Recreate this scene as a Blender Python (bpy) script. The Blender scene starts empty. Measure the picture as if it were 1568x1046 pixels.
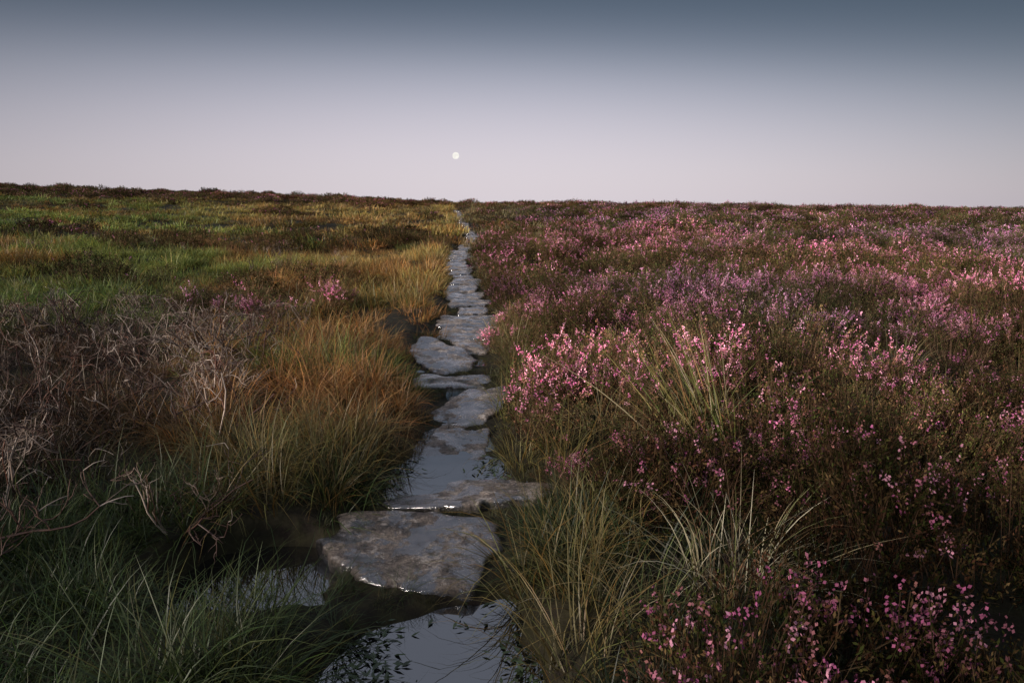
import bpy, math, numpy as np, time
from math import radians
rng = np.random.default_rng(7)
scene = bpy.context.scene

# ------------------------------------------------------------------ helpers
def sstep(a, b, x):
    t = np.clip((np.asarray(x, float) - a) / (b - a), 0, 1)
    return t * t * (3 - 2 * t)

def _hash(ix, iy, s):
    h = np.sin(ix * 127.1 + iy * 311.7 + s * 74.7) * 43758.5453
    return h - np.floor(h)

def noise(x, y, sc=1.0, s=0):
    x = np.asarray(x, float) / sc; y = np.asarray(y, float) / sc
    ix = np.floor(x); iy = np.floor(y); fx = x - ix; fy = y - iy
    fx = fx * fx * (3 - 2 * fx); fy = fy * fy * (3 - 2 * fy)
    a = _hash(ix, iy, s); b = _hash(ix + 1, iy, s); c = _hash(ix, iy + 1, s); d = _hash(ix + 1, iy + 1, s)
    return (a * (1 - fx) + b * fx) * (1 - fy) + (c * (1 - fx) + d * fx) * fy

def fbm(x, y, sc, s=0):
    return (noise(x, y, sc, s) * .55 + noise(x, y, sc * .45, s + 3) * .3 + noise(x, y, sc * .2, s + 9) * .15)

PY = [-20, 0, 1.6, 2.4, 2.7, 3.3, 4.1, 4.9, 5.5, 6.6, 7.8, 8.6, 9.7, 10.6, 11.7, 14, 17.3, 20.5, 24.5, 29, 40, 50, 70]
PX = [-.25, -.25, -.25, -.34, -.41, -.28, -.36, -.32, -.48, -.60, -.55, -.55, -.57, -.70, -.82, -1.02, -1.36, -1.50, -1.50, -1.68, -2.85, -3.9, -5.6]
HY = [0, 1.6, 2.3, 2.55, 3.0, 3.15, 3.5, 3.7, 4.3, 5.2, 5.6, 6.5, 8, 9, 10, 20, 40, 70]
HW = [.33, .33, .30, .38, .42, .42, .42, .26, .22, .28, .33, .34, .32, .35, .28, .28, .24, .2]
def xc(y): return np.interp(y, PY, PX)
def hw(y): return np.interp(y, HY, HW)

def pool1(x, y):
    a = ((x + .25) / .42) ** 2 + ((y - 1.75) / .72) ** 2
    b = ((x + 1.10) / .38) ** 2 + ((y - 2.54) / .34) ** 2
    n = (noise(x, y, .18, 5) - .5) * .7
    f = lambda q: 1 - sstep(.55, 1.25, q + n)
    return np.maximum(f(a), f(b))
def pool2(x, y):
    a = ((x + .36) / .34) ** 2 + ((y - 3.55) / .42) ** 2
    n = (noise(x, y, .12, 15) - .5) * .5
    return 1 - sstep(.6, 1.2, a + n)

def H(x, y):
    x = np.asarray(x, float); y = np.asarray(y, float)
    d = np.abs(x - xc(y)); h_ = hw(y)
    z = 1.1 * sstep(20, 80, y)
    far = sstep(8, 80, y)
    z = z + far * np.where(x < 0, .025 * -np.maximum(x, -150) + np.minimum((x / 57) ** 2, 4) * .4, -.014 * np.minimum(x, 150))
    z = z - np.maximum(y - 80, 0) * .07 * (1 - sstep(200, 900, y)) - sstep(200, 900, y) * 30
    off = sstep(.4, 1.6, d)
    z = z + sstep(0, .35, d - h_ + .04) * .10 * (1 - sstep(30, 70, y) * .5)
    z = z + off * (noise(x, y, 1.1, 1) - .5) * .28 + off * (noise(x, y, 5, 2) - .5) * .50 * sstep(4, 14, y)
    z = z + (noise(x, y, .15, 4) - .5) * .02
    p = pool1(x, y); z = z * (1 - p) + (-.13) * p
    p = pool2(x, y); z = z * (1 - p) + (-.07) * p
    return z

class MB:
    def __init__(s): s.V = []; s.F = []; s.C = []; s.n = 0
    def add(s, V, F, C):
        V = np.asarray(V, np.float32).reshape(-1, 3); C = np.asarray(C, np.float32).reshape(-1, 3)
        s.V.append(V); s.F.append(np.asarray(F, np.int32).reshape(-1, 4) + s.n); s.C.append(C); s.n += len(V)
    def arrays(s): return np.concatenate(s.V), np.concatenate(s.F), np.concatenate(s.C)
    def mesh(s, name, mat, smooth=True):
        V, F, C = s.arrays()
        me = bpy.data.meshes.new(name)
        me.vertices.add(len(V)); me.vertices.foreach_set('co', V.ravel())
        me.loops.add(F.size); me.loops.foreach_set('vertex_index', F.ravel().astype(np.int32))
        me.polygons.add(len(F)); me.polygons.foreach_set('loop_start', (np.arange(len(F)) * 4).astype(np.int32))
        me.polygons.foreach_set('loop_total', np.full(len(F), 4, np.int32))
        me.polygons.foreach_set('use_smooth', np.full(len(F), smooth, bool))
        a = me.attributes.new('col', 'FLOAT_COLOR', 'POINT')
        a.data.foreach_set('color', np.concatenate([np.clip(C, 0, 1.5), np.ones((len(C), 1), np.float32)], 1).ravel())
        me.update(calc_edges=True)
        if len(F) < 50000: me.validate()
        me.materials.append(mat)
        return me

def unit(v): return v / np.maximum(np.linalg.norm(v, axis=-1, keepdims=True), 1e-9)

def ribbons(mb, P, W, side, C):
    n, S, _ = P.shape
    L = P - side[:, None, :] * W[:, :, None] * .5; R = P + side[:, None, :] * W[:, :, None] * .5
    V = np.stack([L, R], 2).reshape(-1, 3); CC = np.repeat(C[:, :, None, :], 2, 2).reshape(-1, 3)
    b = (np.arange(n) * S * 2)[:, None] + (np.arange(S - 1) * 2)[None, :]
    F = np.stack([b, b + 1, b + 3, b + 2], -1)
    mb.add(V, F, CC)

def tubes(mb, P, W, C, k=3):
    n, S, _ = P.shape
    T = unit(np.gradient(P, axis=1)); ref = np.array([.31, .22, .92])
    A = unit(np.cross(T, ref)); B = np.cross(T, A)
    rings = []
    for i in range(k):
        a = 2 * math.pi * i / k
        rings.append(P + (A * math.cos(a) + B * math.sin(a)) * W[:, :, None] * .5)
    V = np.stack(rings, 2).reshape(-1, 3); CC = np.repeat(C[:, :, None, :], k, 2).reshape(-1, 3)
    base = (np.arange(n) * S * k)[:, None, None] + (np.arange(S - 1) * k)[None, :, None]
    i = np.arange(k)[None, None, :]; j = (i + 1) % k
    F = np.stack([base + i, base + j, base + k + j, base + k + i], -1)
    mb.add(V, F, CC)

def quads(mb, c, u, v, C):
    V = np.stack([c - u * .5, c - v * .5, c + u * .5, c + v * .5], 1).reshape(-1, 3)
    F = np.arange(len(c) * 4).reshape(-1, 4)
    mb.add(V, F, np.repeat(C, 4, 0))

# ------------------------------------------------------------------ materials
def nodes(mat):
    mat.use_nodes = True; nt = mat.node_tree; nt.nodes.clear(); return nt, nt.nodes, nt.links

def plant_mat(name, transl=.3, rough=.6, instanced=True, spec=.25):
    m = bpy.data.materials.new(name); nt, N, L = nodes(m)
    out = N.new('ShaderNodeOutputMaterial'); a = N.new('ShaderNodeAttribute'); a.attribute_name = 'col'
    col = a.outputs['Color']
    if instanced:
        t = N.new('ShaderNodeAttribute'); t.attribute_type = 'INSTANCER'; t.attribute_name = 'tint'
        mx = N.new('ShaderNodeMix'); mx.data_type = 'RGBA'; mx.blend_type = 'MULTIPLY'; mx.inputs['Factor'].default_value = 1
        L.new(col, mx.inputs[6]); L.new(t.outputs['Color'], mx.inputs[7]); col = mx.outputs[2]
    b = N.new('ShaderNodeBsdfDiffuse'); L.new(col, b.inputs['Color'])
    last = b.outputs[0]
    if transl > 0:
        tr = N.new('ShaderNodeBsdfTranslucent'); L.new(col, tr.inputs['Color'])
        ms = N.new('ShaderNodeMixShader'); ms.inputs[0].default_value = transl
        L.new(last, ms.inputs[1]); L.new(tr.outputs[0], ms.inputs[2]); last = ms.outputs[0]
    if spec > 0:
        g = N.new('ShaderNodeBsdfGlossy'); g.inputs['Roughness'].default_value = rough
        ms = N.new('ShaderNodeMixShader'); ms.inputs[0].default_value = spec * .15
        L.new(last, ms.inputs[1]); L.new(g.outputs[0], ms.inputs[2]); last = ms.outputs[0]
    L.new(last, out.inputs[0])
    return m
M_heath = plant_mat('heather_foliage', 0, .7, spec=0)
M_twig = plant_mat('weathered_twigs', .0, .5, False, .3); M_grass = plant_mat('grass_blades', .25, .5, False, .25)
M_leaf = plant_mat('water_leaves', .0, .35, False, .5)

def ground_mat():
    m = bpy.data.materials.new('peat_ground'); nt, N, L = nodes(m)
    out = N.new('ShaderNodeOutputMaterial'); b = N.new('ShaderNodeBsdfPrincipled')
    tc = N.new('ShaderNodeTexCoord'); n = N.new('ShaderNodeTexNoise'); n.inputs['Scale'].default_value = 9; n.inputs['Detail'].default_value = 8
    L.new(tc.outputs['Object'], n.inputs['Vector'])
    r = N.new('ShaderNodeValToRGB'); e = r.color_ramp.elements
    e[0].position = .3; e[0].color = (.014, .010, .008, 1); e[1].position = .75; e[1].color = (.045, .042, .018, 1)
    L.new(n.outputs['Fac'], r.inputs[0]); L.new(r.outputs[0], b.inputs['Base Color']); b.inputs['Roughness'].default_value = .8
    b.inputs['Specular IOR Level'].default_value = .2
    bp = N.new('ShaderNodeBump'); bp.inputs['Distance'].default_value = .03; L.new(n.outputs['Fac'], bp.inputs['Height']); L.new(bp.outputs[0], b.inputs['Normal'])
    L.new(b.outputs[0], out.inputs[0]); return m

def stone_mat():
    m = bpy.data.materials.new('wet_gritstone'); nt, N, L = nodes(m)
    out = N.new('ShaderNodeOutputMaterial'); b = N.new('ShaderNodeBsdfPrincipled'); tc = N.new('ShaderNodeTexCoord')
    def nz(sc, det, rough=.6, off=0):
        mp = N.new('ShaderNodeMapping'); mp.inputs['Location'].default_value = (off, off * .7, 0); L.new(tc.outputs['Object'], mp.inputs[0])
        n = N.new('ShaderNodeTexNoise'); n.inputs['Scale'].default_value = sc; n.inputs['Detail'].default_value = det; n.inputs['Roughness'].default_value = rough
        L.new(mp.outputs[0], n.inputs['Vector']); return n
    def ramp(src, stops):
        r = N.new('ShaderNodeValToRGB'); e = r.color_ramp.elements
        while len(e) < len(stops): e.new(.5)
        for el, (p, c) in zip(e, stops): el.position = p; el.color = (*c, 1) if len(c) == 3 else c
        L.new(src, r.inputs[0]); return r
    def mix(f, a, c, mode='MIX'):
        mx = N.new('ShaderNodeMix'); mx.data_type = 'RGBA'; mx.blend_type = mode
        for k, v in ((mx.inputs['Factor'], f), (mx.inputs[6], a), (mx.inputs[7], c)):
            if hasattr(v, 'is_output'): L.new(v, k)
            elif isinstance(v, tuple): k.default_value = (*v, 1)
            else: k.default_value = v
        return mx.outputs[2]
    n1 = nz(8, 10, .75); n2 = nz(7, 9, .78, 4); n3 = nz(60, 6, .75); n4 = nz(5, 9, .68, 9); n5 = nz(9, 8, .7, 17)
    c1 = ramp(n1.outputs['Fac'], [(.38, (.10, .09, .085)), (.48, (.31, .255, .215)), (.60, (.50, .42, .35))])
    c2 = ramp(n2.outputs['Fac'], [(.53, (0, 0, 0)), (.57, (1, 1, 1))])
    c = mix(c2.outputs[0], c1.outputs[0], (.70, .63, .57))
    g = ramp(n3.outputs['Fac'], [(.38, (.35, .35, .35)), (.56, (1.0, 1.0, 1.0))])
    c = mix(1.0, c, g.outputs[0], 'MULTIPLY')
    moss = ramp(n5.outputs['Fac'], [(.57, (0, 0, 0)), (.65, (.8, .8, .8))])
    c = mix(moss.outputs[0], c, (.06, .065, .028))
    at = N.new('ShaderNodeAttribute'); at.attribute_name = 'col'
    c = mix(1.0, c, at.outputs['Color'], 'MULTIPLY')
    wet = ramp(n4.outputs['Fac'], [(.46, (0, 0, 0)), (.51, (1, 1, 1))])
    c = mix(wet.outputs[0], c, mix(1.0, c, (.34, .35, .40), 'MULTIPLY'))
    L.new(c, b.inputs['Base Color'])
    rr = N.new('ShaderNodeMapRange'); L.new(wet.outputs[0], rr.inputs[0]); rr.inputs[3].default_value = .6; rr.inputs[4].default_value = .2; L.new(rr.outputs[0], b.inputs['Roughness'])
    b.inputs['IOR'].default_value = 1.5
    L.new(wet.outputs[0], b.inputs['Coat Weight']); b.inputs['Coat Roughness'].default_value = .08; b.inputs['Coat IOR'].default_value = 2.7
    bp = N.new('ShaderNodeBump'); bp.inputs['Distance'].default_value = .04
    bp2 = N.new('ShaderNodeBump'); bp2.inputs['Distance'].default_value = .012; bp2.inputs['Strength'].default_value = .55
    ad = N.new('ShaderNodeMath'); ad.operation = 'ADD'; L.new(n1.outputs['Fac'], ad.inputs[0]); 
    ml = N.new('ShaderNodeMath'); ml.operation = 'MULTIPLY'; ml.inputs[1].default_value = .2; L.new(n3.outputs['Fac'], ml.inputs[0]); L.new(ml.outputs[0], ad.inputs[1])
    L.new(ad.outputs[0], bp.inputs['Height']); L.new(bp.outputs[0], b.inputs['Normal'])
    L.new(n1.outputs['Fac'], bp2.inputs['Height']); L.new(bp2.outputs[0], b.inputs['Coat Normal'])
    L.new(b.outputs[0], out.inputs[0]); return m

def water_mat():
    m = bpy.data.materials.new('still_peaty_water'); nt, N, L = nodes(m)
    out = N.new('ShaderNodeOutputMaterial'); b = N.new('ShaderNodeBsdfPrincipled')
    b.inputs['Base Color'].default_value = (.008, .008, .008, 1); b.inputs['Roughness'].default_value = .02; b.inputs['IOR'].default_value = 1.5
    b.inputs['Coat Weight'].default_value = 1; b.inputs['Coat IOR'].default_value = 3.2; b.inputs['Coat Roughness'].default_value = .02
    tc = N.new('ShaderNodeTexCoord'); n = N.new('ShaderNodeTexNoise'); n.inputs['Scale'].default_value = 7; L.new(tc.outputs['Object'], n.inputs['Vector'])
    bp = N.new('ShaderNodeBump'); bp.inputs['Distance'].default_value = .004; bp.inputs['Strength'].default_value = .2
    L.new(n.outputs['Fac'], bp.inputs['Height']); L.new(bp.outputs[0], b.inputs['Normal']); L.new(bp.outputs[0], b.inputs['Coat Normal'])
    L.new(b.outputs[0], out.inputs[0]); return m
M_ground = ground_mat(); M_stone = stone_mat(); M_water = water_mat()

def link(name, me, parent=None):
    o = bpy.data.objects.new(name, me); scene.collection.objects.link(o)
    if parent: o.parent = parent
    return o

# ------------------------------------------------------------------ terrain
def axis(a, b, step, far, g=1.07):
    mid = list(np.arange(a, b + 1e-6, step)); s = step; v = b
    up = []
    while v < far: s *= g; v += s; up.append(v)
    s = step; v = a; dn = []
    while v > -far: s *= g; v -= s; dn.append(v)
    return np.array(dn[::-1] + mid + up)
xs = axis(-2.4, 1.6, .03, 2500); ys = axis(.8, 5.5, .03, 2500, 1.05)
X, Y = np.meshgrid(xs, ys); Z = H(X, Y)
nx, ny = len(xs), len(ys)
V = np.stack([X, Y, Z], -1).reshape(-1, 3)
i, j = np.meshgrid(np.arange(nx - 1), np.arange(ny - 1)); b = (j * nx + i).ravel()
F = np.stack([b, b + 1, b + 1 + nx, b + nx], -1)
mb = MB(); mb.add(V, F, np.ones_like(V)); link('moorland_ground', mb.mesh('moorland_ground', M_ground))

def strip(name, y0, y1, z, f=None, x0=None, x1=None):
    yy = np.linspace(y0, y1, 40 if f else 2)
    a = xc(yy) - f(yy) if f else np.full(2, x0); b_ = xc(yy) + f(yy) if f else np.full(2, x1)
    V = np.stack([np.stack([a, yy, np.full(len(yy), z)], -1), np.stack([b_, yy, np.full(len(yy), z)], -1)], 1).reshape(-1, 3)
    k = np.arange(len(yy) - 1) * 2; F = np.stack([k, k + 1, k + 3, k + 2], -1)
    mb = MB(); mb.add(V, F, np.ones_like(V)); link(name, mb.mesh(name, M_water, False))
strip('puddle_water', .8, 3.10, -.045, x0=-1.6, x1=.35)
strip('puddle_water', 3.22, 4.35, .001, f=lambda y: hw(y) + .10)
strip('puddle_water', 4.36, 9.8, -.003, f=lambda y: hw(y) + .08)

# ------------------------------------------------------------------ flagstones
path = bpy.data.objects.new('flagstone_path', None); scene.collection.objects.link(path)
POLY = []
def flagstone(poly, top, tilt=(0, 0), seed=0, tone=1.0, thick=.12, cnt=[0]):
    cnt[0] += 1
    poly = np.array(poly, float); c = poly.mean(0)
    n = 96; ang = np.linspace(0, 2 * math.pi, n, endpoint=False); R = []
    m = len(poly)
    for a in ang:
        d = np.array([math.cos(a), math.sin(a)]); best = 1e9
        for k in range(m):
            p, q = poly[k] - c, poly[(k + 1) % m] - c; e = q - p
            den = d[0] * e[1] - d[1] * e[0]
            if abs(den) < 1e-9: continue
            t = (p[0] * e[1] - p[1] * e[0]) / den; s = (p[0] * d[1] - p[1] * d[0]) / den
            if t > 0 and -1e-6 <= s <= 1 + 1e-6: best = min(best, t)
        R.append(best)
    R = np.array(R); R = (np.roll(R, 1) + R * 2 + np.roll(R, -1)) / 4
    R *= 1 + (noise(np.cos(ang) * 2 + seed * 7.3, np.sin(ang) * 2, .7, seed) - .5) * .2 + (noise(np.cos(ang) * 9 + seed, np.sin(ang) * 9, 1, 3) - .5) * .12 + (noise(np.cos(ang) * 25 + seed, np.sin(ang) * 25, 1, 3) - .5) * .05
    POLY.append((c, R.copy()))
    fr = [0.02, .1, .18, .26, .34, .42, .5, .58, .66, .74, .8, .86, .91, .955, .985, 1.0, 1.0, .97]
    drop = [0] * 12 + [.001, .004, .009, .018, .05, thick]
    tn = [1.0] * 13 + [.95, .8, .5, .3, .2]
    V = []; C = []
    for q, (f, dz) in enumerate(zip(fr, drop)):
        x = c[0] + np.cos(ang) * R * f; y = c[1] + np.sin(ang) * R * f
        z = top + tilt[0] * (x - c[0]) + tilt[1] * (y - c[1]) - dz
        st = noise(x + y * .4, y * 1.8, .2, seed); st = np.floor(st * 3) / 3 + sstep(.75, 1, st * 3 - np.floor(st * 3)) / 3
        z = z + (noise(x, y, .25, seed) - .5) * .022 + (st - .5) * .020 + (noise(x, y, .05, seed + 2) - .5) * .007 
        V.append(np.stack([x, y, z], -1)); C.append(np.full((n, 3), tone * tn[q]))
    V = np.array(V).reshape(-1, 3); K = len(fr)
    a = np.arange(n); F = []
    for k in range(K - 1):
        F.append(np.stack([k * n + a, k * n + (a + 1) % n, (k + 1) * n + (a + 1) % n, (k + 1) * n + a][::-1], -1))
    F.append(np.stack([a[0:n:2], (a[0:n:2] + 1) % n, (a[0:n:2] + 2) % n, np.zeros(n // 2, int)], -1)[1:-1])
    mb = MB(); mb.add(V, np.concatenate(F), np.array(C))
    link('stone_%d' % cnt[0], mb.mesh('flagstone', M_stone), path)
def on_stone(x, y, grow=1.0):
    m = np.zeros(len(x), bool)
    for c, R in POLY:
        dx = x - c[0]; dy = y - c[1]; near = (abs(dx) < 1) & (abs(dy) < 1)
        ii = np.where(near)[0]
        if not len(ii): continue
        a = np.mod(np.arctan2(dy[ii], dx[ii]), 2 * math.pi); k = (a / (2 * math.pi) * len(R)).astype(int) % len(R)
        m[ii] |= np.hypot(dx[ii], dy[ii]) < R[k] * grow
    return m

flagstone([(-.62, 2.46), (-.16, 2.44), (-.04, 2.72), (-.05, 3.02), (-.45, 3.08), (-.84, 3.06), (-.82, 2.74)], .030, (0, .02), 1, .62)
flagstone([(-.66, 3.18), (-.28, 3.12), (.16, 3.20), (.26, 3.42), (.02, 3.52), (-.2, 3.56), (-.6, 3.5)], .024, (.05, -.12), 2, .9)
flagstone([(-.58, 3.84), (-.16, 3.82), (-.15, 4.32), (-.52, 4.36)], .018, (.0, .05), 3, .8)
flagstone([(-.52, 4.42), (-.22, 4.45), (-.04, 4.85), (-.01, 5.3), (-.36, 5.28), (-.60, 4.8)], .034, (.05, .04), 4, 1.0)
flagstone([(-.84, 5.40), (-.20, 5.42), (-.16, 5.76), (-.82, 5.80)], .026, (0, .03), 5, 1.1)
flagstone([(-.64, 5.9), (-.32, 6.0), (-.36, 6.5), (-.55, 6.9), (-1.02, 7.35), (-1.07, 6.9), (-.9, 6.3)], .045, (-.03, .03), 6, 1.1)
flagstone([(-.5, 6.65), (-.24, 6.7), (-.22, 7.32), (-.70, 7.37)], .032, (0, .02), 7, 1.1)
flagstone([(-.87, 7.43), (-.23, 7.40), (-.20, 8.04), (-.84, 8.12)], .036, (0, .02), 8, 1.2)
flagstone([(-.95, 8.2), (-.20, 8.15), (-.14, 8.9), (-.92, 8.98)], .040, (0, .02), 9, 1.2)
y = 9.12; s = 10; rr = np.random.default_rng(3)
while y < 56:
    L_ = rr.uniform(.4, .95) ; w = rr.uniform(.2, .34) * (1 if y < 30 else .85); cx = xc(y + L_ / 2) + rr.uniform(-.1, .1)
    j = lambda k=.08: rr.uniform(-k, k)
    gz = float(H(np.array([xc(y)]), np.array([y]))[0])
    flagstone([(cx - w + j(), y + j()), (cx + j(), y - .04 + j(.03)), (cx + w + j(), y + j()), (cx + w + j(), y + L_ + j()), (cx + j(), y + L_ + .03), (cx - w + j(), y + L_ + j())],
              gz + .045 + .045 * float(sstep(12, 20, y)), (j(.03), .01), s, 1.3)
    y += L_ + rr.uniform(.08, .26); s += 1

# ------------------------------------------------------------------ plant prototypes
def tuft_into(mb, r, n, R, Lr, th, kap, w, cols, center=(0, 0, 0), bias=(0, 0), S=6):
    az = r.uniform(0, 2 * math.pi, n); L = r.uniform(*Lr, n); th0 = r.uniform(*th, n); k = r.uniform(*kap, n)
    d = np.stack([np.cos(az), np.sin(az), np.zeros(n)], -1) + np.array([bias[0], bias[1], 0]); 
    dd = unit(d)
    rad = R * np.sqrt(r.random(n)); ba = az + r.normal(0, .9, n)
    P0 = np.stack([np.cos(ba) * rad, np.sin(ba) * rad, np.full(n, -.03)], -1) + np.array(center)
    t = np.linspace(0, 1, S); P = [P0]
    for q in range(1, S):
        a = th0 + k * (t[q] ** 1.5)
        P.append(P[-1] + (L / (S - 1))[:, None] * (dd * np.sin(a)[:, None] + np.array([0, 0, 1]) * np.cos(a)[:, None]))
    P = np.stack(P, 1)
    side = np.cross(dd, [0, 0, 1]); side = unit(side + r.normal(0, .5, (n, 3)) * [1, 1, .2])
    W = (w * r.uniform(.6, 1.3, n))[:, None] * np.array([1 - .93 * tt ** 1.6 for tt in t])[None]
    cols = np.array(cols); ci = r.integers(0, len(cols), n); base = cols[ci] * r.uniform(.6, 1.3, n)[:, None]
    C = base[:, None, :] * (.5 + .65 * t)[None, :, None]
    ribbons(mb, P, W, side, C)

def proto_tuft(seed, **k):
    r = np.random.default_rng(seed); mb = MB(); tuft_into(mb, r, **k); return mb.arrays()

GC = [(.9, .9, .9), (1, .95, .8), (.7, .85, .6), (1, .9, .7), (.6, .6, .6), (1.0, .7, .45)]
near_grass = [proto_tuft(10 + q, n=90, R=.13, Lr=(.12, .36), th=(.02, .8), kap=(.2, 2.0), w=.0048, cols=GC, S=5) for q in range(8)]
mid_grass = [proto_tuft(30 + q, n=95, R=.24, Lr=(.12, .34), th=(.02, .8), kap=(.2, 1.8), w=.011, cols=GC, S=4) for q in range(6)]
far_grass = [proto_tuft(50 + q, n=110, R=.62, Lr=(.14, .34), th=(.02, .7), kap=(.2, 1.5), w=.032, cols=GC, S=3) for q in range(6)]
long_grass = [proto_tuft(70 + q, n=110, R=.12, Lr=(.22, .56), th=(.02, .75), kap=(.3, 1.9), w=.005, cols=GC, S=6) for q in range(6)]

def heather_mesh(name, seed, nst, Hh, R, ff, ls, fs, k=3, nl=16, nf=16, stemw=.004, fmin=.6):
    """low cushion of heather: leafy shoots all over a lumpy dome, flower spikes on the shoot ends"""
    r = np.random.default_rng(seed); mb = MB()
    az = r.uniform(0, 2 * math.pi, nst); rad = R * np.sqrt(r.random(nst))
    lump = .65 + .7 * noise(np.cos(az) * rad + seed, np.sin(az) * rad, R * .5, seed)
    hh = Hh * np.sqrt(np.maximum(1 - .85 * (rad / R) ** 2, .05)) * lump
    base = np.stack([np.cos(az) * rad * .45, np.sin(az) * rad * .45, np.full(nst, -.03)], -1)
    tip = np.stack([np.cos(az) * rad, np.sin(az) * rad, hh], -1)
    ctrl = base * .5 + tip * .5 + np.stack([np.cos(az) * rad * .25, np.sin(az) * rad * .25, -hh * .05], -1) + r.normal(0, .02, (nst, 3))
    t = np.linspace(0, 1, 3)[None, :, None]
    P = base[:, None] * (1 - t) ** 2 + ctrl[:, None] * 2 * t * (1 - t) + tip[:, None] * t ** 2
    W = np.linspace(1, .45, 3)[None] * stemw * np.ones((nst, 1))
    sc = np.array([.12, .085, .06]) * r.uniform(.3, 1.4, nst)[:, None]
    ribbons(mb, P, W, unit(r.normal(0, 1, (nst, 3)) * [1, 1, .3]), np.repeat(sc[:, None], 3, 1))
    n = nst * k; si = np.repeat(np.arange(nst), k); ts = r.uniform(.55, 1.0, n)[:, None]
    a = base[si] * (1 - ts) ** 2 + ctrl[si] * 2 * ts * (1 - ts) + tip[si] * ts ** 2
    nrm = unit(np.stack([tip[si, 0] / R, tip[si, 1] / R, np.full(n, .9)], -1) + r.normal(0, .45, (n, 3)))
    nrm[:, 2] = np.abs(nrm[:, 2])
    e = a + nrm * (r.uniform(.04, .11, n) * (Hh / .3))[:, None]
    TP = np.stack([a, e], 1)
    ribbons(mb, TP, np.full((n, 2), stemw * .6), unit(r.normal(0, 1, (n, 3))), np.full((n, 2, 3), .07) * np.array([1.1, .9, .6]))
    ti = np.repeat(np.arange(n), nl); f = r.uniform(.0, 1, n * nl)[:, None]
    c = a[ti] * (1 - f) + e[ti] * f + r.normal(0, ls * .6, (n * nl, 3)); dr = unit(e - a)[ti]
    u = unit(dr + r.normal(0, .6, (n * nl, 3))) * ls * r.uniform(.7, 1.5, n * nl)[:, None]
    v = unit(np.cross(u, r.normal(0, 1, (n * nl, 3)))) * ls * .5
    pal = np.array([(.070, .10, .032), (.055, .080, .027), (.11, .12, .042), (.12, .09, .045), (.20, .16, .08), (.17, .095, .06)])
    tw = pal[r.integers(0, len(pal), n)] * r.uniform(.6, 1.3, n)[:, None]
    dark = (.45 + .55 * sstep(.3, .95, f)) # leaf colour darker towards the foot of each shoot
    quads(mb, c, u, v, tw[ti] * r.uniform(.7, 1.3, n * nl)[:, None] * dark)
    lo = noise(tip[:, 0] + seed * 3, tip[:, 1], R * .6, seed + 5)
    hi = ((hh > np.quantile(hh, .3)) & (lo > .42))[si] & (ts[:, 0] > .7)
    fl = np.where(hi & (r.random(n) < ff))[0]
    if len(fl):
        ti = np.repeat(fl, nf); m = len(ti); f = r.uniform(fmin, 1.3, m)[:, None]
        c = a[ti] * (1 - f) + e[ti] * f + r.normal(0, fs * .55, (m, 3))
        u = unit(r.normal(0, 1, (m, 3))) * fs * r.uniform(.7, 1.3, m)[:, None]; v = unit(np.cross(u, r.normal(0, 1, (m, 3)))) * fs * .8
        pk = np.array([(.58, .21, .44), (.48, .16, .38), (.74, .42, .62), (.48, .22, .34), (.32, .16, .20), (.38, .20, .20)])
        tc_ = pk[r.integers(0, len(pk), n)]
        quads(mb, c, u, v, tc_[ti] * r.uniform(.7, 1.3, m)[:, None])
    return mb.mesh(name, M_heath, False)

h_near = [heather_mesh('heather_bush', 100 + q, 90, .30, .28, [.9, .5, .4, 1, .4, .7][q], .0115, .0100, 3, 10, 13) for q in range(6)]
h_dark = [heather_mesh('heather_bush', 120 + q, 90, .28, .28, [.03, .10, .0, .22][q], .0115, .009, 3, 11, 12) for q in range(4)]
h_mid = [heather_mesh('heather_bush', 140 + q, 75, .31, .36, [.9, .5, .7][q], .020, .018, 2, 8, 8, .005) for q in range(3)]
h_midd = [heather_mesh('heather_bush', 150 + q, 75, .31, .36, [.04, .2, .1][q], .020, .016, 2, 8, 8, .005) for q in range(3)]
h_far = [heather_mesh('heather_bush', 160 + q, 80, .34, .75, [.8, .4, .6][q], .052, .042, 2, 6, 5, .008) for q in range(3)]
h_fard = [heather_mesh('heather_bush', 170 + q, 80, .34, .75, [.1, .25, .15][q], .052, .040, 2, 6, 5, .008) for q in range(3)]
h_brown = [heather_mesh('heather_bush', 180 + q, 75, .30, .36, [.03, .0, .08][q], .020, .015, 2, 8, 7, .005) for q in range(3)]

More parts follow.
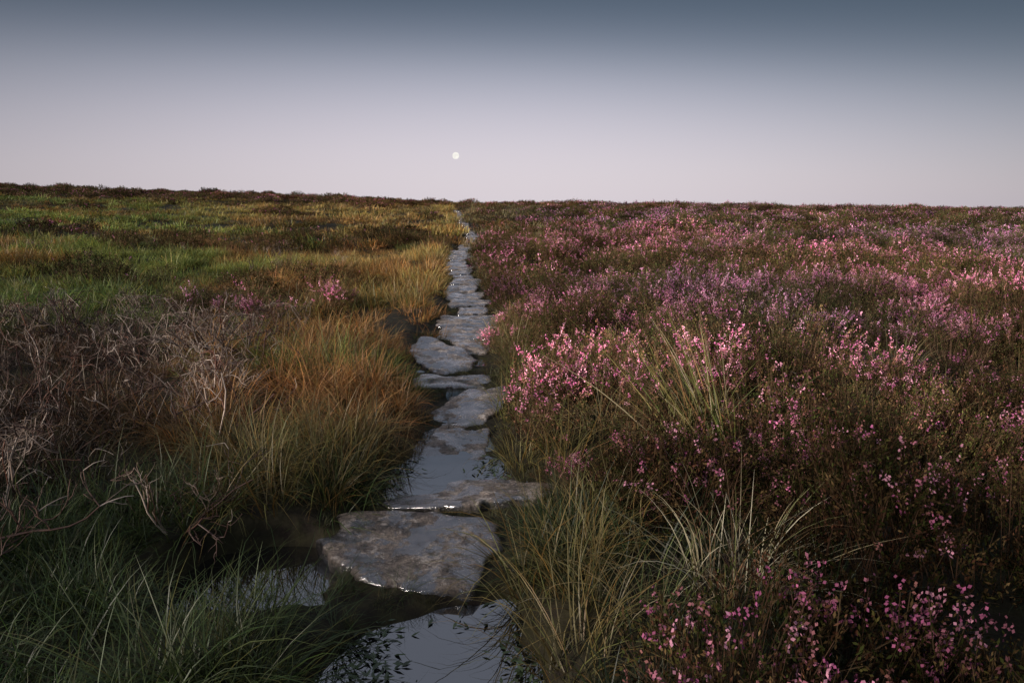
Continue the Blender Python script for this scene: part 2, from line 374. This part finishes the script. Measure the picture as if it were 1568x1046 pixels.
def dead_heather(seed, nb=7, R=.42, Hh=.32):
    r = np.random.default_rng(seed); segs = []
    pal = np.array([(.52, .46, .42), (.26, .21, .18), (.10, .06, .05), (.055, .035, .03), (.15, .07, .05), (.12, .075, .06)])
    def grow(p, d, L, w, depth, col):
        S = 5; P = [p]; dd = d.copy()
        for q in range(S - 1):
            dd = unit(dd + r.normal(0, .30, 3) + np.array([0, 0, .07])); 
            if P[-1][2] > Hh and dd[2] > 0: dd[2] *= -.3
            P.append(P[-1] + dd * L / (S - 1))
        P = np.array(P); segs.append((P, np.linspace(w, w * .55, S), np.tile(col * r.uniform(.8, 1.2), (S, 1))))
        if depth > 0:
            for _ in range(r.integers(2, 5)):
                q = r.integers(1, S); nd = unit(dd + r.normal(0, .65, 3) + np.array([0, 0, .15]))
                grow(P[q], nd, L * r.uniform(.45, .75), w * .62, depth - 1, pal[r.integers(0, len(pal))] if r.random() < .25 else col)
    for b_ in range(nb):
        a = r.uniform(0, 2 * math.pi); col = pal[r.integers(0, len(pal))]
        grow(np.array([math.cos(a) * .05, math.sin(a) * .05, -.02]), unit(np.array([math.cos(a), math.sin(a), r.uniform(.25, 1.1)])), R * r.uniform(.6, 1.1), .014 * r.uniform(.6, 1.3), 2 if r.random() < .5 else 3, col)
    mb = MB(); tubes(mb, np.stack([s[0] for s in segs]), np.stack([s[1] for s in segs]), np.stack([s[2] for s in segs]))
    return mb.arrays()
d_h = [dead_heather(200 + q) for q in range(6)]

# ------------------------------------------------------------------ placing
def rotm(rot):
    cx, cy, cz = np.cos(rot).T; sx, sy, sz = np.sin(rot).T
    R = np.empty((len(rot), 3, 3))
    R[:, 0, 0] = cy * cz; R[:, 0, 1] = sx * sy * cz - cx * sz; R[:, 0, 2] = cx * sy * cz + sx * sz
    R[:, 1, 0] = cy * sz; R[:, 1, 1] = sx * sy * sz + cx * cz; R[:, 1, 2] = cx * sy * sz - sx * cz
    R[:, 2, 0] = -sy; R[:, 2, 1] = sx * cy; R[:, 2, 2] = cx * cy
    return R
def bake_object(name, protos, pts, rot, scl, tint, mat):
    n = len(pts); idx = rng.integers(0, len(protos), n); R = rotm(rot) * scl[:, None, :]; mb = MB()
    for q, (V, F, C) in enumerate(protos):
        k = np.where(idx == q)[0]
        if not len(k): continue
        VV = np.einsum('nij,vj->nvi', R[k], V) + pts[k][:, None]
        FF = F[None] + (np.arange(len(k)) * len(V))[:, None, None]
        mb.add(VV, FF, C[None] * tint[k][:, None])
    return link(name, mb.mesh(name, mat))

def scatter_object(name, protos, pts, rot, scl, tint):
    n = len(pts)
    coll = bpy.data.collections.new(name + '_variants')
    for q, me in enumerate(protos):
        o = bpy.data.objects.new('%s_variant' % name, me); coll.objects.link(o)
    me = bpy.data.meshes.new(name); me.vertices.add(n); me.vertices.foreach_set('co', np.asarray(pts, float).ravel())
    for nm, arr in (('rot', rot), ('scl', scl), ('tint', tint)):
        a = me.attributes.new(nm, 'FLOAT_VECTOR', 'POINT'); a.data.foreach_set('vector', np.asarray(arr, float).ravel())
    idx = rng.integers(0, len(protos), n)
    a = me.attributes.new('idx', 'INT', 'POINT'); a.data.foreach_set('value', np.asarray(idx, np.int32))
    ob = link(name, me)
    ng = bpy.data.node_groups.new(name + '_scatter', 'GeometryNodeTree')
    ng.interface.new_socket('Geometry', in_out='INPUT', socket_type='NodeSocketGeometry')
    ng.interface.new_socket('Geometry', in_out='OUTPUT', socket_type='NodeSocketGeometry')
    N = ng.nodes; L = ng.links
    gi = N.new('NodeGroupInput'); go = N.new('NodeGroupOutput'); ip = N.new('GeometryNodeInstanceOnPoints')
    ci = N.new('GeometryNodeCollectionInfo'); ci.inputs['Collection'].default_value = coll
    ci.inputs['Separate Children'].default_value = True; ci.inputs['Reset Children'].default_value = True
    def na(nm, ty):
        k = N.new('GeometryNodeInputNamedAttribute'); k.data_type = ty; k.inputs['Name'].default_value = nm; return k.outputs['Attribute']
    L.new(gi.outputs[0], ip.inputs['Points']); L.new(ci.outputs[0], ip.inputs['Instance']); ip.inputs['Pick Instance'].default_value = True
    L.new(na('idx', 'INT'), ip.inputs['Instance Index']); L.new(na('rot', 'FLOAT_VECTOR'), ip.inputs['Rotation']); L.new(na('scl', 'FLOAT_VECTOR'), ip.inputs['Scale'])
    L.new(ip.outputs[0], go.inputs[0])
    md = ob.modifiers.new('scatter', 'NODES'); md.node_group = ng
    return ob

def cand(y0, y1, dens, wedge=.80, pad=1.8):
    A = (y1 - y0) * 2 * (wedge * y1 + pad); n = int(A * dens)
    y = rng.uniform(y0, y1, n); x = rng.uniform(-1, 1, n) * (wedge * y1 + pad)
    k = np.abs(x) < wedge * y + pad; return x[k], y[k]

def pdist(x, y): return x - xc(y)

# zones -----------------------------------------------------------
def clear_spots(x, y):
    m = np.ones(len(x), bool)
    for cx, cy, rx, ry in [(.98, 3.5, .18, .18), (.76, 2.2, .32, .38), (.3, 2.45, .28, .3)]:
        m &= ((x - cx) / rx) ** 2 + ((y - cy) / ry) ** 2 > 1
    return m
def heather_prob(x, y):
    d = pdist(x, y); r = x / np.maximum(y, 1)
    n = fbm(x, y, 3.5, 21); e = d - hw(y) + .10 * sstep(3.5, 3.8, y)
    right = sstep(.14, .26, e) * (.97 - .65 * (noise(x, y, 2.2, 33) > .74) * (y > 5))
    gold = (y > 20) * (d < .12 * y) * (d > 0) * .65
    right = right * (1 - gold)
    left_ridge = sstep(54, 68, y + (n - .5) * 16) * sstep(-.02, -.15, r) * .95
    left_mid = (n > .68) * (y > 7) * .4 * sstep(-.55, -.9, d)
    left = np.maximum(left_ridge, left_mid)
    return np.where(d > 0, right, left) * clear_spots(x, y)

def grass_tint(x, y):
    d = -pdist(x, y); n = fbm(x, y, 2.5, 41); n2 = fbm(x, y, 6, 44); r = d / np.maximum(y, 1)
    green = np.array([.14, .21, .055]); dgreen = np.array([.042, .070, .025]); orange = np.array([.66, .35, .13]); gold = np.array([.76, .57, .22]); brown = np.array([.30, .20, .10]); straw = np.array([.66, .56, .32]); bright = np.array([.40, .48, .13])
    dbrown = np.array([.085, .055, .035])
    T = np.tile(dgreen, (len(x), 1))
    def mixin(T, c, w): w = np.clip(w, 0, 1)[:, None]; return T * (1 - w) + c * w
    left = d > 0
    T = mixin(T, green, left * (n > .4) * .25 * (1 + (y > 4)))
    T = mixin(T, brown, left * sstep(3.2, 4.0, y) * sstep(.3, .6, n2 + .1) )
    near_or = sstep(3.6, 4.6, y) * (1 - sstep(.34, .54, r + (n - .5) * .25))
    T = mixin(T, orange, left * near_or * (.35 + 1.0 * (n - .3)))
    T = mixin(T, green * 1.35, left * sstep(3.5, 5, y) * (noise(x, y, 1.1, 46) > .54) * .85)
    T = mixin(T, gold, left * sstep(7, 14, y) * (1 - sstep(.22, .42, r)) * sstep(.40, .58, n2) * .8)
    T = mixin(T, green * 1.4, left * sstep(6, 9, y) * sstep(.30, .44, r + (n - .5) * .25) * .8)
    T = mixin(T, bright, left * sstep(10, 17, y) * sstep(.2, .34, r + (n2 - .5) * .2) * (n > .40) * .88)
    T = mixin(T, orange * .8, left * sstep(8, 12, y) * (noise(x, y, 2.3, 47) > .70) * .7)
    T = mixin(T, gold, left * sstep(26, 45, y) * (1 - sstep(.25, .5, r)) * .7)
    T = mixin(T, brown * np.array([1, .9, .85]), left * sstep(10, 18, y) * (n2 < .38) * .6)
    T = mixin(T, dbrown, left * (y > 3) * (1 - sstep(6, 9, y)) * sstep(.38, .52, r) * .85)
    T = mixin(T, green * .8, (~left) * (y > 3) * .5)
    T = mixin(T, straw, (~left) * (y > 6) * .75)
    T = mixin(T, brown, (~left) * (y > 3) * (n > .5) * .5)
    T *= rng.uniform(.5, 1.45, len(x))[:, None]
    return np.clip(T * rng.uniform(.92, 1.08, (len(x), 3)), 0, 1)

def place(x, y, s0, s1, tilt=.12, hz=(.85, 1.15), sink=0.0):
    n = len(x); z = H(x, y) - sink
    s = rng.uniform(s0, s1, n); rot = np.stack([rng.normal(0, tilt, n), rng.normal(0, tilt, n), rng.uniform(0, 6.283, n)], -1)
    return np.stack([x, y, z], -1), rot, np.stack([s, s, s * rng.uniform(*hz, n)], -1)

# --- heather
def heath_tint(x, y):
    n = fbm(x, y, 1.6, 61); n2 = fbm(x, y, 7, 62)
    T = np.ones((len(x), 3)) * rng.uniform(.5, 1.5, len(x))[:, None]
    T *= (.35 + 1.35 * n)[:, None]
    w = sstep(.45, .65, n2)[:, None]; T *= (1 - w) + w * np.array([1.2, 1.0, .9])
    return T
def do_heather(y0, y1, dens, s0, s1):
    x, y = cand(y0, y1, dens); gap = noise(x, y, .55 if y0 < 20 else 1.8, 85) > .22
    k = gap & (rng.random(len(x)) < heather_prob(x, y)); k &= (pool1(x, y) < .2) & ~on_stone(x, y, 1.2)
    x, y = x[k], y[k]; p, r, s = place(x, y, s0, s1, .15)
    e = np.abs(pdist(x, y)) - hw(y); s *= (.7 + .3 * sstep(.1, .7, e))[:, None]
    s[:, 2] *= .6 + 1.0 * noise(x, y, .6 if y0 < 20 else 2.0, 77)
    s[:, 2] *= 1 - .3 * (((x - .85) / .5) ** 2 + ((y - 3.3) / .5) ** 2 < 1)
    return p, r, s, heath_tint(x, y), x, y
p, r, s, t, x, y = do_heather(.7, 10, 12, .7, 1.3)
bush = (np.abs(x - .2) < .35) & (np.abs(y - 4.1) < .6)
q = fbm(x, y, .9, 71) + sstep(2.6, 4.5, y) * .12 - (1 - sstep(2.0, 3.2, y)) * .07 + rng.normal(0, .02, len(x)) + .25 * bush + .14 * ((x > 1.1) & (x < 3.6) & (y > 4.3) & (y < 6.8))
fl = q > .575
s[bush] *= 1.15
t = t * (.42 + .58 * sstep(2.0, 4.4, y))[:, None]  # heather tint dimmed towards the camera: vignette darkness put into the plant colour
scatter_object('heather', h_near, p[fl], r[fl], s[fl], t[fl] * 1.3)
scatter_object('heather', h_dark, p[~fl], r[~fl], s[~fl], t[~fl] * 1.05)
p, r, s, t, x, y = do_heather(10, 26, 5.5, .8, 1.3); L_ = pdist(x, y) < 0
fl = (fbm(x, y, 2.2, 72) + rng.normal(0, .05, len(x)) > .47) & ~L_; dk = ~fl & ~L_
scatter_object('heather', h_mid, p[fl], r[fl], s[fl], t[fl] * 1.3)
scatter_object('heather', h_midd, p[dk], r[dk], s[dk], t[dk] * 1.2)
scatter_object('brown_heather', h_brown, p[L_], r[L_], s[L_], t[L_])
p, r, s, t, x, y = do_heather(26, 84, .95, .8, 1.2)
fl = (fbm(x, y, 6, 73) + rng.normal(0, .06, len(x)) > .47) & (x > 0)
scatter_object('distant_heather', h_far, p[fl], r[fl], s[fl], t[fl] * 1.3)
scatter_object('distant_heather', h_fard, p[~fl], r[~fl], s[~fl], t[~fl] * np.array([1.3, 1.1, 1.15]))

# --- grass
def do_grass(name, protos, y0, y1, dens, s0, s1, rfac=.25, inset=-.02):
    x, y = cand(y0, y1, dens); d = pdist(x, y); e = np.abs(d) - hw(y)
    hp = heather_prob(x, y)
    pr = np.where(d < 0, 1 - hp * .9, np.where(hp > .5, rfac * .4, rfac * 2.4))
    pr = np.where((d > 0) & (e < .35), .8, pr)
    pr = pr * sstep(inset, inset + .08, e)
    wet = pool1(x, y); inleft = (x < -.55)
    pr = pr * np.where(wet > .3, np.where(inleft, np.where(wet > .7, .10, .6), 0.0), 1) * (pool2(x, y) < .4)
    zone = (x < -1.25) & (y > 3.0) & (y < 7.5) & (x > -.9 * y)
    pr = pr * np.where(zone, .5, 1)
    fill = (x < -.66) & (x > -1.7) & (y > 2.82) & (y < 3.7); pr = np.where(fill, np.maximum(pr, 1.0 * (e > -.02)), pr)
    fill2 = (x < -.42) & (x > -1.2) & (y > 1.9) & (y < 2.5) & (wet < .35); pr = np.where(fill2, .95, pr)
    pr = pr * ~on_stone(x, y, 1.04)
    k = rng.random(len(x)) < pr; x, y, fill = x[k], y[k], fill[k]
    p, r, s = place(x, y, s0, s1, .15, (.7, 1.3)); s *= np.where(fill, 1.2, (.55 + .85 * noise(x, y, .8, 90)))[:, None]
    e = np.abs(pdist(x, y)) - hw(y); m_ = np.where((y < 3.8) & (x < -.5), .8, .5); s *= (m_ + (1 - m_) * sstep(0, .45, e))[:, None]
    s[:, 2] *= 1 - .5 * ((np.abs(x + .98) < .42) & (np.abs(y - 2.1) < .28))
    bake_object(name, protos, p, r, s, grass_tint(x, y), M_grass)
do_grass('moorland_grass', near_grass, .8, 7, 38, .7, 1.25)
do_grass('moorland_grass', mid_grass, 7, 22, 10, .75, 1.25)
do_grass('distant_grass', far_grass, 22, 84, 1.4, .8, 1.2)
# short turf and moss between and beside the slabs
x, y = cand(2.0, 30, 70, 0, 3.2); k = (np.abs(pdist(x, y)) < hw(y) + .15) & (noise(x, y, .3, 8) > .25) & (pool1(x, y) < .25) & (pool2(x, y) < .3) & ~on_stone(x, y, 1.0); x, y = x[k], y[k]
p, r, s = place(x, y, .15, .38, .3)
bake_object('turf', near_grass[:3], p, r, s, np.array([.12, .13, .05]) * rng.uniform(.4, 1.2, len(x))[:, None], M_grass)

# long orange tussocks left of the path, pale tussocks right
pts = []
for _ in range(42):
    yy = rng.uniform(3.8, 15); xx = xc(yy) - rng.uniform(.55, .38 * yy + .5); pts.append((xx, yy, (.66, .37, .15)))
for (xx, yy) in [(-1.55, 5.0), (-1.8, 5.3), (-1.3, 5.2), (-1.7, 4.8), (-1.9, 4.4), (-1.45, 4.7), (-1.6, 5.4)]: pts.append((xx, yy, (.84, .44, .19)))
for (xx, yy) in [(-1.0, 3.3), (-.9, 3.55), (-1.2, 3.2), (-.85, 3.9), (-1.1, 3.7), (-1.35, 3.5), (-1.15, 3.0), (-.92, 3.12), (-.85, 3.35), (-1.4, 3.0), (-1.3, 3.3)]: pts.append((xx, yy, (.22, .18, .07)))
for (xx, yy) in [(-.75, 1.85), (-.85, 1.75), (-.95, 1.85), (-.72, 1.7), (-1.0, 1.7)]: pts.append((xx, yy, (.07, .10, .035)))
for (xx, yy) in [(.3, 2.45), (.2, 2.6), (.45, 2.6), (.1, 2.4), (.35, 2.8), (.42, 2.95), (.22, 2.3), (.3, 2.1), (.3, 3.55), (.2, 1.9)]: pts.append((xx, yy, (.26, .22, .09)))
for (xx, yy) in [(.05, 3.7), (.0, 4.6), (.08, 5.0), (.05, 5.5), (0.02, 6.3), (.1, 7.0), (.12, 7.8), (.55, 5.2), (.3, 6.5), (.9, 5.4), (1.6, 5.6)]: pts.append((xx, yy, (.36, .32, .13)))
for (xx, yy) in [(1.4, 28), (1.0, 30), (1.7, 31), (2.1, 27), (11, 27), (12, 28.5), (6.4, 14), (6.8, 14.6), (9.5, 12.5), (10, 13), (8.7, 12.8), (16.0, 34), (17, 35), (-3.5, 40), (-4.4, 42), (13, 27.5), (.9, 24), (1.2, 25), (4.2, 9.2), (4.4, 9.5)]: pts.append((xx, yy, (.85, .75, .46)))
for _ in range(120):
    yy = rng.uniform(3, 40); xx = xc(yy) + rng.uniform(.8, .8 * yy); pts.append((xx, yy, (.60, .52, .29)))
P = np.array([(a, b_) for a, b_, c in pts]); T = np.array([c for a, b_, c in pts]) * rng.uniform(.75, 1.2, len(pts))[:, None]
p, r, s = place(P[:, 0], P[:, 1], .7, 1.1, .2); s *= (1 + .5 * sstep(20, 35, P[:, 1]))[:, None]; s[:, 2] *= np.where((P[:, 0] < -.5) & (P[:, 1] > 3.7), .82, 1)
bake_object('grass_tussocks', long_grass, p, r, s, T, M_grass)

# dead heather
x, y = cand(2.7, 8.5, 4.4); d = pdist(x, y)
k = (d < -1.15 - .14 * (y - 3)) & (rng.random(len(x)) < sstep(.28, .48, fbm(x, y, 2, 81) + .14)); 
x, y = x[k], y[k]
x2, y2 = cand(1.7, 3.2, 3.0); k = (x2 < -1.35); x = np.append(x, x2[k]); y = np.append(y, y2[k])
x2, y2 = cand(8, 22, .4); k = (pdist(x2, y2) < -2.5) & (noise(x2, y2, 4, 82) > .5); x = np.append(x, x2[k]); y = np.append(y, y2[k])
p, r, s = place(x, y, .75, 1.25, .2)
bake_object('dead_heather', d_h, p, r, s, np.array([1.08, 1, .9]) * (rng.uniform(.4, 1.35, len(x)) * np.where(y < 3, .8, 1))[:, None], M_twig)
x, y = cand(1.4, 9, .5); k = pdist(x, y) > .9; x, y = x[k], y[k]
p, r, s = place(x, y, .6, .9, .2)
bake_object('woody_heather_stems', d_h, p, r, s, np.ones((len(x), 3)) * rng.uniform(.15, .4, len(x))[:, None], M_twig)

# individual tussocks
def tussock(name, x, y, groups, seed):
    r = np.random.default_rng(seed); mb = MB()
    for g in groups: tuft_into(mb, r, **g)
    o = link(name, mb.mesh(name, M_grass)); o.location = (x, y, float(H(np.array([x]), np.array([y]))[0])); return o
GY = [(.42, .44, .12), (.58, .50, .18), (.27, .35, .10), (.78, .66, .38), (.66, .37, .15), (.26, .18, .09)]
tussock('rush_tussock', 1.05, 3.4, [dict(n=110, R=.15, Lr=(.6, 1.15), th=(.3, .85), kap=(.1, .6), w=.0068, cols=GY, bias=(-1.0, .4), S=8),
        dict(n=90, R=.15, Lr=(.4, .9), th=(.1, .9), kap=(.5, 1.6), w=.006, cols=GY, bias=(.2, -.2), S=8)], 1)
ST = [(.62, .56, .36), (.52, .44, .26), (.24, .25, .10), (.40, .25, .13), (.76, .70, .50)]
tussock('pale_grass_tussock', .80, 2.25, [dict(n=190, R=.15, Lr=(.25, .62), th=(.02, .8), kap=(.3, 1.7), w=.0047, cols=ST, S=8)], 2)
tussock('pale_grass_tussock', .48, 2.1, [dict(n=70, R=.10, Lr=(.2, .42), th=(.05, .7), kap=(.4, 1.8), w=.004, cols=[(.17, .21, .07), (.42, .33, .17)], S=8)], 3)

# floating water plants
def sprigs(name, spots, z, seed):
    r = np.random.default_rng(seed); mb = MB()
    for (cx, cy, n) in spots:
        c = np.stack([r.normal(cx, .06, n), r.normal(cy, .08, n), z + r.uniform(.001, .02, n)], -1)
        a = r.uniform(0, 6.28, n); l = r.uniform(.02, .05, n)[:, None]
        u = np.stack([np.cos(a), np.sin(a), r.uniform(-.3, .5, n)], -1) * l; v = np.stack([-np.sin(a), np.cos(a), r.uniform(-.2, .2, n)], -1) * l * .32
        quads(mb, c, u, v, np.array([.05, .075, .03]) * r.uniform(.5, 1.6, n)[:, None])
    link(name, mb.mesh(name, M_leaf, False))
sprigs('water_plants', [(-.50, 2.25, 60), (-.48, 2.05, 100), (-.45, 1.85, 60), (.03, 2.1, 50), (.08, 1.95, 50), (-.14, 2.36, 16)], -.045, 5)
sprigs('water_plants', [(-.12, 3.68, 50), (-.62, 3.75, 40), (-.66, 3.55, 40), (-.12, 3.8, 40)], .001, 6)

# ------------------------------------------------------------------ moon
import bmesh
bm = bmesh.new(); bmesh.ops.create_uvsphere(bm, u_segments=32, v_segments=16, radius=14.5); me = bpy.data.meshes.new('moon'); bm.to_mesh(me); bm.free()
mm = bpy.data.materials.new('moon_surface'); nt, N, L = nodes(mm)
out = N.new('ShaderNodeOutputMaterial'); em = N.new('ShaderNodeEmission'); tn = N.new('ShaderNodeTexNoise')
tc = N.new('ShaderNodeTexCoord'); L.new(tc.outputs['Generated'], tn.inputs['Vector']); tn.inputs['Scale'].default_value = 3
rp = N.new('ShaderNodeValToRGB'); rp.color_ramp.elements[0].position = .35; rp.color_ramp.elements[0].color = (.85, .82, .78, 1); rp.color_ramp.elements[1].position = .6; rp.color_ramp.elements[1].color = (1, .97, .9, 1)
L.new(tn.outputs['Fac'], rp.inputs[0]); L.new(rp.outputs[0], em.inputs[0]); L.new(em.outputs[0], out.inputs[0])
me.materials.append(mm); mo = link('moon', me); mo.location = (-239, 3000, 196)

# ------------------------------------------------------------------ sky
w = bpy.data.worlds.new('World'); scene.world = w; w.use_nodes = True; nt = w.node_tree; N = nt.nodes; L = nt.links; N.clear()
out = N.new('ShaderNodeOutputWorld'); tc = N.new('ShaderNodeTexCoord'); sep = N.new('ShaderNodeSeparateXYZ'); L.new(tc.outputs['Generated'], sep.inputs[0])
def M(op, a, b=None, clamp=False):
    m = N.new('ShaderNodeMath'); m.operation = op; m.use_clamp = clamp
    for k, v in enumerate((a, b)):
        if v is None: continue
        if isinstance(v, (int, float)): m.inputs[k].default_value = v
        else: L.new(v, m.inputs[k])
    return m.outputs[0]
x2 = M('MULTIPLY', sep.outputs[0], sep.outputs[0])
t = M('ADD', sep.outputs[2], M('MULTIPLY', x2, .10)); t = M('ADD', t, M('MULTIPLY', sep.outputs[0], .03)); t = M('MULTIPLY', t, 2.0, True)
rp = N.new('ShaderNodeValToRGB'); e = rp.color_ramp.elements
stops = [(0, (.66, .60, .65)), (.128, (.64, .58, .645)), (.234, (.525, .495, .57)), (.334, (.35, .355, .43)), (.43, (.152, .176, .232)), (.53, (.060, .082, .118)), (.60, (.065, .085, .12)), (.82, (.25, .27, .335)), (1, (.25, .27, .335))]
while len(e) < len(stops): e.new(.5)
for el, (p_, c) in zip(e, stops): el.position = p_; el.color = (*c, 1)
rp.color_ramp.interpolation = 'B_SPLINE'
L.new(t, rp.inputs[0])
fac = M('MAXIMUM', M('SUBTRACT', 1.0, M('MULTIPLY', x2, .8)), .6)
vm = N.new('ShaderNodeVectorMath'); vm.operation = 'SCALE'; L.new(rp.outputs[0], vm.inputs[0]); L.new(fac, vm.inputs['Scale'])
b1 = N.new('ShaderNodeBackground'); L.new(vm.outputs[0], b1.inputs[0]); b1.inputs[1].default_value = 1
sk = N.new('ShaderNodeTexSky'); sk.sky_type = 'NISHITA'; sk.sun_disc = False; sk.sun_elevation = radians(18); sk.sun_rotation = radians(235)
b2 = N.new('ShaderNodeBackground'); L.new(sk.outputs[0], b2.inputs[0]); b2.inputs[1].default_value = .010
ad = N.new('ShaderNodeAddShader'); L.new(b1.outputs[0], ad.inputs[0]); L.new(b2.outputs[0], ad.inputs[1]); L.new(ad.outputs[0], out.inputs[0])

sun = bpy.data.lights.new('sun', 'SUN'); sun.energy = 3.6; sun.angle = radians(8); sun.color = (1, .87, .78)
so = bpy.data.objects.new('sun', sun); scene.collection.objects.link(so)
from mathutils import Vector
az = radians(235); el = radians(18); dirv = Vector((math.sin(az) * math.cos(el), math.cos(az) * math.cos(el), math.sin(el)))
so.rotation_euler = dirv.to_track_quat('Z', 'Y').to_euler()

cam = bpy.data.cameras.new('camera'); cam.lens = 24; cam.sensor_width = 36; cam.clip_end = 10000; cam.clip_start = .05
co = bpy.data.objects.new('camera', cam); scene.collection.objects.link(co); co.location = (0, 0, 1.5); co.rotation_euler = (radians(78.5), 0, 0)
scene.camera = co
scene.view_settings.view_transform = 'Standard'; scene.view_settings.look = 'None'; scene.view_settings.exposure = 0
